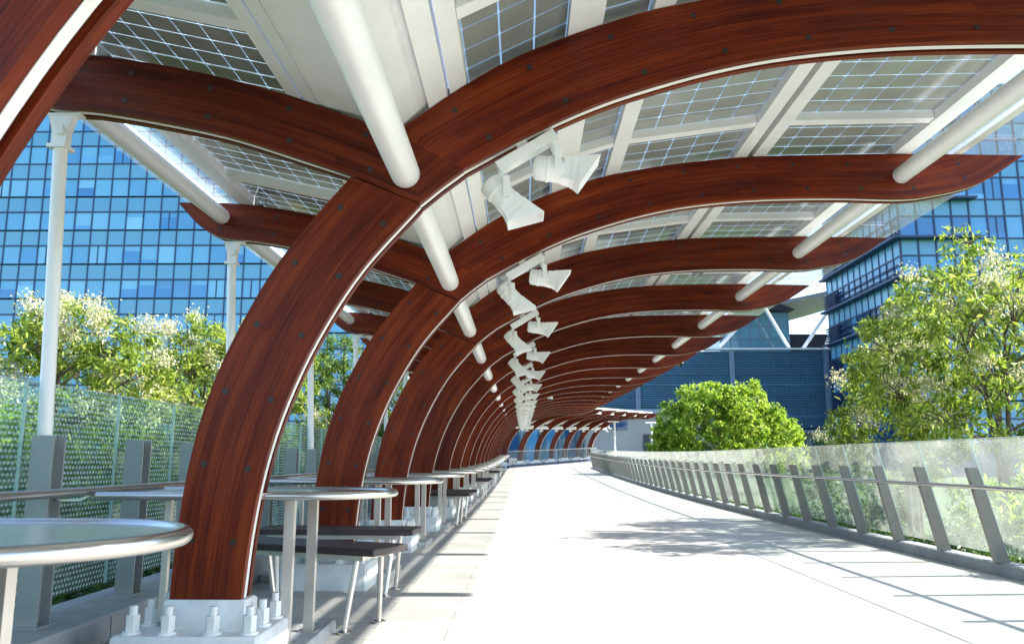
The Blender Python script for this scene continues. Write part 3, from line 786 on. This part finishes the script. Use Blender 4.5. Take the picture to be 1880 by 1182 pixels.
def blob(n, rx_, ry_, z0, z1, r0, r1, shape=1.0):
    out = []
    for i in range(n):
        f = (i + .5) / n; z = z0 + (z1 - z0) * f
        wdt = math.sin(PI * min(1, max(.08, f * .93 + .07))) ** .6 * shape
        a = i * 2.399 + random.uniform(-.3, .3); q = math.sqrt(random.uniform(.15, 1)) * wdt
        out.append((rx_ * q * math.cos(a), ry_ * q * math.sin(a), z + random.uniform(-.15, .15), random.uniform(r0, r1)))
    return out
# right hand trees beyond the railing
tree('flowering_tree', 'tall airy tree with several thin stems and pale flower heads beyond the right railing', 'tree', (6.75, 11.6, 0),
     [(-.35, -.2, 4.1, .36), (-.2, .2, 3.75, .46), (-.75, .3, 3.5, .5), (.35, -.4, 3.55, .55), (.9, .2, 3.3, .55), (-1.1, -.4, 3.05, .55), (-.2, .5, 2.95, .6), (.6, -.7, 2.75, .6), (1.5, .3, 2.75, .6), (-1.55, .2, 2.6, .55), (-.8, -.6, 2.35, .6), (.25, .3, 2.2, .5), (1.2, -.3, 2.05, .6), (1.9, .2, 1.9, .55), (-1.7, -.4, 1.9, .5), (-1.0, .6, 1.65, .5), (.75, .5, 1.4, .5), (-.5, -.3, 1.3, .45), (1.7, -.4, 1.2, .5), (-1.5, -2.0, 2.5, .5), (-1.3, -1.5, 3.0, .5), (-.9, -1.3, 1.9, .5), (-.7, -1.8, 2.8, .45), (-1.5, -1.4, 1.5, .45), (-.3, -1.2, 3.2, .5)],
     M['leaf_yellow'], 11500, .13, .27, .05, 6500, 'trees beyond the right railing', stems=4, droop=.55)
tree('flowering_tree', 'shorter bushy tree with cream flowers at the left of the tall airy tree', 'tree', (6.35, 13.6, 0),
     blob(14, 1.2, 1.1, .9, 3.5, .36, .55), M['leaf_yellow'], 9000, .12, .27, .05, 7000, 'trees beyond the right railing', stems=3, droop=.5)
tree('flowering_tree', 'yellow green tree partly outside the right edge of the photo', 'tree', (8.7, 12.2, 0),
     blob(14, 1.4, 1.4, .9, 3.9, .42, .6), M['leaf_yellow'], 7500, .125, .26, .06, 3500, 'trees beyond the right railing', stems=2, droop=.5)
tree('young_tree', 'low green sapling just above the railing before the louvred building', 'tree', (8.4, 21.5, 0),
     blob(7, .9, .8, .5, 1.9, .35, .5), M['leaf_dark'], 5000, .12, .3, .04, 600, 'trees beyond the right railing', droop=.4)
rc = [(4.1 * math.cos(a) * math.cos(e) * .78, 3.0 * math.sin(a) * math.cos(e) * .8, 1.75 + 2.35 * math.sin(e), random.uniform(.6, 1.25)) for e in (R(-15), R(12), R(38), R(66)) for a in np.linspace(0, 2 * PI, 11 if e < .5 else 7, endpoint=False) + e * 2]
tree('round_tree', 'dense bright green round topped tree beyond the middle of the railing', 'tree', (10.1, 41.0, 0.1), rc + [(0, 0, 2.2, 1.6)], M['leaf_bright'], 52000, .19, .5, .16, 0, 'trees beyond the right railing', droop=.1, hollow=.6)
# left hand flowering trees behind the dotted glass
LT = [(-7.6, 9.2, 3.15, 'cream flowering tree at the left edge of the photo behind the dotted glass'),
      (-7.0, 12.4, 3.55, 'cream flowering tree between the two nearest white poles'),
      (-5.9, 14.8, 3.5, 'cream flowering tree just left of the big timber arch leg'),
      (-6.2, 18.8, 4.6, 'taller green tree showing beside the second white pole'),
      (-4.9, 21.0, 4.2, 'dark green tree seen between the legs of two timber arches'),
      (-4.6, 27.0, 4.4, 'farther green tree glimpsed past the third timber arch')]
for i, (x, y, h_, lab) in enumerate(LT):
    fl = 17000 if i < 3 else (1500 if i == 3 else 0)
    tree('flowering_tree' if i < 4 else 'green_tree', lab, 'tree', (x, y, 0), blob(19, 1.5, 1.3, -.2, h_ - .45, .5, .72), M['leaf_yellow'] if i < 4 else M['leaf_dark'], 21000, .12, .3, .06, fl, 'trees behind the left railing', stems=2, droop=.45)
# low shrubs that show through the glass
for i, (x, y, n_, r_, side) in enumerate([(-4.2, 4.4, 5, .8, 'L'), (-4.6, 6.8, 6, .9, 'L'), (-4.4, 10., 6, .9, 'L'), (-4.3, 14., 6, .9, 'L'), (-5.4, 3.2, 6, .9, 'L'), (5.9, 7.2, 5, .65, 'R'), (6.0, 9.6, 5, .6, 'R'), (6.4, 15.5, 6, .7, 'R'), (6.4, 5.6, 5, .65, 'R'), (-5.6, 5.6, 7, 1., 'L'), (-5.9, 8.2, 7, 1., 'L'), (-5.5, 11.6, 7, 1., 'L'), (-4.4, 18.5, 7, 1., 'L')]):
    words = ['low green shrub against the dotted glass beside the nearest white pole', 'rounded green shrub behind the dotted glass near the biggest arch leg', 'green shrub behind the left glass past the second arch', 'green shrub behind the left glass past the third arch', 'green shrub at the lower left behind the dotted glass',
             'leafy shrub behind the second pane of milky glass from the right edge', 'leafy shrub behind the milky glass below the tall airy tree', 'leafy shrub behind the far milky glass panes', 'leafy shrub behind the milky glass at the right edge', 'large bright shrub filling the dotted glass between the two nearest grey posts', 'large shrub behind the dotted glass left of the second white pole', 'large shrub behind the dotted glass right of the big arch leg', 'large shrub behind the left glass past the fourth arch']
    tree('shrub', words[i], 'shrub', (x, y, -.5), [(random.uniform(-.7, .7), random.uniform(-.6, .6), random.uniform(.35, 1.15 if side == 'R' else 1.6), r_ * random.uniform(.6, .9)) for _ in range(n_)], M['leaf_dark'] if i % 2 else M['leaf_bright'], 5000, .10, .4, .03, 0, 'shrubs behind the glass railings')

# ---------------------------------------------------------------- buildings
def curtain(parent, u0, u1, nu, z0, z1, bands, plane, d, pane_mat, sp_mat, mull=.14, inward=1, maxpan=100, splitp=.11, seed=1, rank=None):
    """curtain wall in plane 'y' (u = x, at y=d) or 'x' (u = y, at x=d); bands: list of (z0,z1,kind)"""
    rnd = random.Random(seed)
    def bx(mb, a0, a1, c0, c1, t0, t1):
        if plane == 'y': mb.box(a0, a1, d + t0, d + t1, c0, c1)
        else: mb.box(d + t0, d + t1, a0, a1, c0, c1)
    du = (u1 - u0) / nu; panes = []
    for (b0, b1, kind) in bands:
        if kind == 's':
            mb = MB(); bx(mb, u0, u1, b0 + .08, b1 - .08, -.02, .1); mb.build('spandrel_band', sp_mat, parent)
        else:
            for i in range(nu): panes.append((u0 + i * du, u0 + (i + 1) * du, b0, b1))
    panes.sort(key=rank or (lambda p: 0))
    rest = MB()
    for i, p in enumerate(panes):
        mb = MB() if i < maxpan else rest
        bx(mb, p[0] + mull / 2, p[1] - mull / 2, p[2] + .08, p[3] - .08, -.01 + rnd.uniform(0, .02), .1)
        if i < maxpan:
            wo = mb.build('window', pane_mat, parent)
            if plane == 'y' and rnd.random() < .27:
                q = MB(); hh = rnd.choice((.25, .45, .5, .7)) * (p[3] - p[2])
                bx(q, p[0] + mull / 2 + .01, p[1] - mull / 2 - .01, p[2] + .09, p[2] + hh, -.03, -.012); q.build('lower_pane', M['pane_low'], wo)
    if rest.v: structure(rest.build('window', pane_mat, parent), 'stuff')
    mm = MB()
    for i in range(nu + 1):
        mb = MB(); a = u0 + i * du; bx(mb, a - mull / 2, a + mull / 2, z0, z1, -.1, .12); mb.build('mullion', M['mullion'], parent)
    for z in sorted({b[0] for b in bands} | {b[1] for b in bands}):
        bx(mm, u0 + mull / 2, u1 - mull / 2, z - .079, z + .079, -.08, .11)
    for (b0, b1, kind) in bands:
        if kind == 'w':
            for i in range(nu):
                if rnd.random() < splitp: a = u0 + (i + .5) * du; bx(mm, a - .06, a + .06, b0 + .08, b1 - .08, -.05, .1)
    mm.build('transom', M['mullion'], parent)
def bands(z0, n, win, sp):
    out = []; z = z0
    for i in range(n): out += [(z, z + win, 'w'), (z + win, z + win + sp, 's')]; z += win + sp
    return out
# left tower: front plane at y=90
LB = thing('glass_office_block', 'wide blue glass office block behind the trees at left', 'building', (-42, 92, 0))
LB.location = (0, 0, 0)
bb = bands(-1.0, 13, 2.2, 1.83)
zt = bb[-1][1]
mb = MB(); mb.box(-72, -16, 90.12, 112, -1, zt + .5); mb.build('wall', M['mullion'], LB)
curtain(LB, -72, -16, 28, -1, zt, bb, 'y', 90.0, M['pane'], M['spandrel'], .12, rank=lambda p: abs((p[0] + p[1]) / 2 + 46) * .9 + abs(p[2] - 26))
# right tower: corner at x=38.3, y=80
RB = thing('glass_tower', 'tall blue glass tower with dark ledges behind the tall airy tree at right', 'building', (0, 0, 0))
bb = bands(2.6, 9, 2.35, 1.75); zt = bb[-1][1]
mb = MB(); mb.box(38.42, 92, 80.12, 100, -1, zt + .4); mb.build('wall', M['mullion'], RB)
curtain(RB, 38.3, 38.3 + 54, 30, 2.6, zt, bb, 'y', 80.0, M['pane_deep'], M['spandrel'], .16, rank=lambda p: abs(p[0] - 46) + abs(p[2] - 22) * .5, seed=4, splitp=.1)
curtain(RB, 80.0, 100.0, 12, 2.6, zt, [(b[0], b[1], 'w') for b in bb if b[2] == 'w'] + [(b[0], b[1], 's') for b in bb if b[2] == 's'], 'x', 38.3, M['dark_pane'], M['spandrel'], .1, maxpan=90, rank=lambda p: abs(p[2] - 22), seed=5, splitp=0)
for i, b in enumerate(bb):
    if b[2] == 's':
        mb = MB(); mb.prism([(37.3, 79.0), (46.0, 79.0), (46.0, 79.85), (38.15, 79.85), (38.15, 100.2), (37.3, 100.2)], b[1] - .1, b[1] + .12, 'z'); mb.build('ledge', M['mullion'], RB)
        mb = MB()
        for j in range(7): mb.box(37.75, 38.1, 96.2, 100.1, b[0] - 2.2 + j * .3, b[0] - 2.08 + j * .3)
        mb.build('louvre_bank', M['mullion'], RB)
        # horizontal fins across the glass of the side face
        mb = MB()
        for zz in (.7, 1.4): mb.box(38.0, 38.18, 80.3, 96.0, b[0] - 2.35 + zz, b[0] - 2.27 + zz)
        mb.build('fin', M['mullion'], RB)
# louvred hall straight ahead at right
HB = thing('louvred_hall', 'long slate blue louvred hall behind the round tree', 'building', (0, 0, 0))
X0, X1, YH = 4, 60, 108.
mb = MB(); mb.box(X0, X1, YH + .4, YH + 24, -1, 15.4); mb.build('wall', M['louver_back'], HB)
for i, (a, b) in enumerate([(4, 15.3), (15.3, 27.6), (28.3, 40.2), (40.9, 60)]):
    mb = MB()
    for j in range(34):
        z = 5.2 + j * .3
        mb.box(a + .05, b - .05, YH + .02, YH + .26, z, z + .2)
    for j in range(int((b - a) / .55)):
        x = a + .3 + j * .55; mb.box(x, x + .06, YH - .06, YH + .015, 5.2, 15.3)
    for z in (6.6, 8.0, 9.4, 10.8, 12.2, 13.6): mb.box(a + .05, b - .05, YH - .12, YH - .065, z, z + .1)
    mb.build('louvre_field', M['louver'], HB)
for x in (27.62, 40.22, 15.0):
    mb = MB(); mb.box(x, x + .66, YH - .3, YH + .3, 5, 15.5); mb.build('pier', M['bluegrey'], HB)
mb = MB(); mb.box(X0, X1, YH - .5, YH + .45, 15.52, 15.75); mb.build('parapet', M['white'], HB)
mb = MB(); mb.box(X0, X1, YH - 1.2, YH + .3, 4.5, 4.85); mb.build('ledge', M['bluegrey'], HB)
mb = MB(); mb.box(X0, X1, YH - .1, YH + .3, -1, 4.45); mb.build('base_wall', M['pale_wall'], HB)
for i in range(8):
    mb = MB(); mb.box(22 + i * 3.2, 24.4 + i * 3.2, YH - .16, YH - .11, .6, 3.6); mb.build('window', M['dark_pane'], HB)
# roof pavilion and canopy on the hall
PV = thing('roof_pavilion', 'glass box pavilion with white slanting struts on top of the louvred hall', 'building', (0, 0, 0))
mb = MB(); mb.box(27.5, 37.2, 112, 122, 15.8, 21.3); mb.build('glass_box', M['teal_glass'], PV)
mb = MB()
for i in range(8): mb.box(27.6 + i * 1.36, 27.7 + i * 1.36, 111.85, 111.98, 15.8, 21.3)
for z in (17.6, 19.4, 21.2): mb.box(27.5, 37.2, 111.86, 111.97, z, z + .1)
mb.build('glazing_bar', M['bluegrey'], PV)
mb = MB(); mb.loft([[(30.0, 110, 22.9), (33.5, 110, 22.95), (37.6, 110, 21.45), (27.3, 110, 21.45)], [(30.0, 124, 22.9), (33.5, 124, 22.95), (37.6, 124, 21.45), (27.3, 124, 21.45)]]); mb.build('roof', M['dark'], PV)
for (xa, xb, za, zb) in ((32.6, 36.2, 22.6, 15.8), (30.0, 26.4, 19.5, 15.8), (42.2, 38.0, 21.6, 15.8), (43.6, 41.0, 22.2, 15.8)):
    mb = MB(); mb.tube([(xa, 109.2, za), (xb, 109.2, zb)], .24, 8); mb.build('strut', M['white'], PV, True)
mb = MB(); mb.box(37.6, 52, 114, 120, 15.8, 18.6); mb.build('rear_block', M['dark'], PV)
CN = MB()
rings = []
for i in range(9):
    f = i / 8.; x = 31 + 30 * f; z = 21.6 + 8 * f - .9 * math.sin(PI * f); xb = 40 + 32 * f; zb = 22.9 + 11 * f - .9 * math.sin(PI * f)
    rings.append([(x, 112, z), (xb, 136, zb), (xb, 136, zb + .6), (x, 112, z + .5)])
CN.loft(rings)
tag(CN.build('canopy_roof', M['roof_grey']), 'sweeping grey canopy roof above the glass pavilion beside the tower', 'roof')
# pale end building where the walkway turns
EB = thing('end_building', 'pale grey building with dark door beside the far end of the walkway', 'building', (0, 0, 0))
mb = MB(); mb.box(5.5, 16.5, 72, 80, -1, 5.0); mb.build('wall', M['pale_wall'], EB)
mb = MB(); mb.box(10.6, 12.4, 71.9, 71.98, .4, 3.2); mb.build('door', M['dark'], EB)
mb = MB(); mb.box(5.0, 17, 71.2, 80.3, 5.02, 5.35); mb.build('roof', M['bluegrey'], EB)
mb = MB(); mb.box(6.6, 9.2, 71.9, 71.98, 3.6, 4.4); mb.build('window', M['dark_pane'], EB)
GB = thing('glazed_link', 'blue green glazed screen closing the view behind the far arches', 'building', (0, 0, 0))
mb = MB(); mb.box(-9, 5.4, 74.5, 75, -1, 6); mb.build('backing', M['teal_glass'], GB)
for i in range(8):
    mb = MB(); mb.box(-8.4 + i * 1.75, -7.4 + i * 1.75, 74.3, 74.45, .4, 4.6); mb.build('pane', M['dark_pane'], GB)
for i in range(9):
    mb = MB(); mb.box(-8.95 + i * 1.75, -8.8 + i * 1.75, 74.2, 74.48, 0, 5.6); mb.build('mullion', M['bluegrey'], GB)
# far glass balustrade across the bend
FR = thing('far_glass_railing', 'low glass railing in front of the far arches at the bend', 'railing', (0, 0, 0))
for i in range(8):
    a, b = 50.5 + i * 1.9, 52.35 + i * 1.9
    mb = MB(); mb.loft([[wp(q, x, z) for x, z in ((-1.0, .15), (-.98, .15), (-.98, 1.0), (-1.0, 1.0))] for q in (a, b)]); mb.build('glass_panel', M['clear'], FR)
mb = MB(); mb.tube([wp(s, -.97, 1.0) for s in s_samples(50, 66, 1)], .03, 8); mb.build('handrail', M['steel'], FR, True)
mb = sweep([(-1.06, 0), (-.92, 0), (-.92, .14), (-1.06, .14)], 50.2, 66, 1.0); mb.build('base_rail', M['mullion'], FR)
# lamp columns by the end building
for (x, y, h_, lab) in ((7.2, 64, 3.9, 'white lamp post standing by the far end of the right railing'), (10.4, 66, 3.9, 'white lamp post in front of the pale end building')):
    t = thing('lamp_post', lab, 'lamp post', (x, y, 0), 0, 'white lamp posts at the far end')
    mb = MB(); mb.tube([(0, 0, -.6), (0, 0, h_)], .075, 10); mb.build('column', M['white'], t, True)
    mb = MB(); mb.bevbox(-.5, .35, -.14, .14, h_ + .002, h_ + .12, .04); mb.build('lamp_head', M['white'], t)
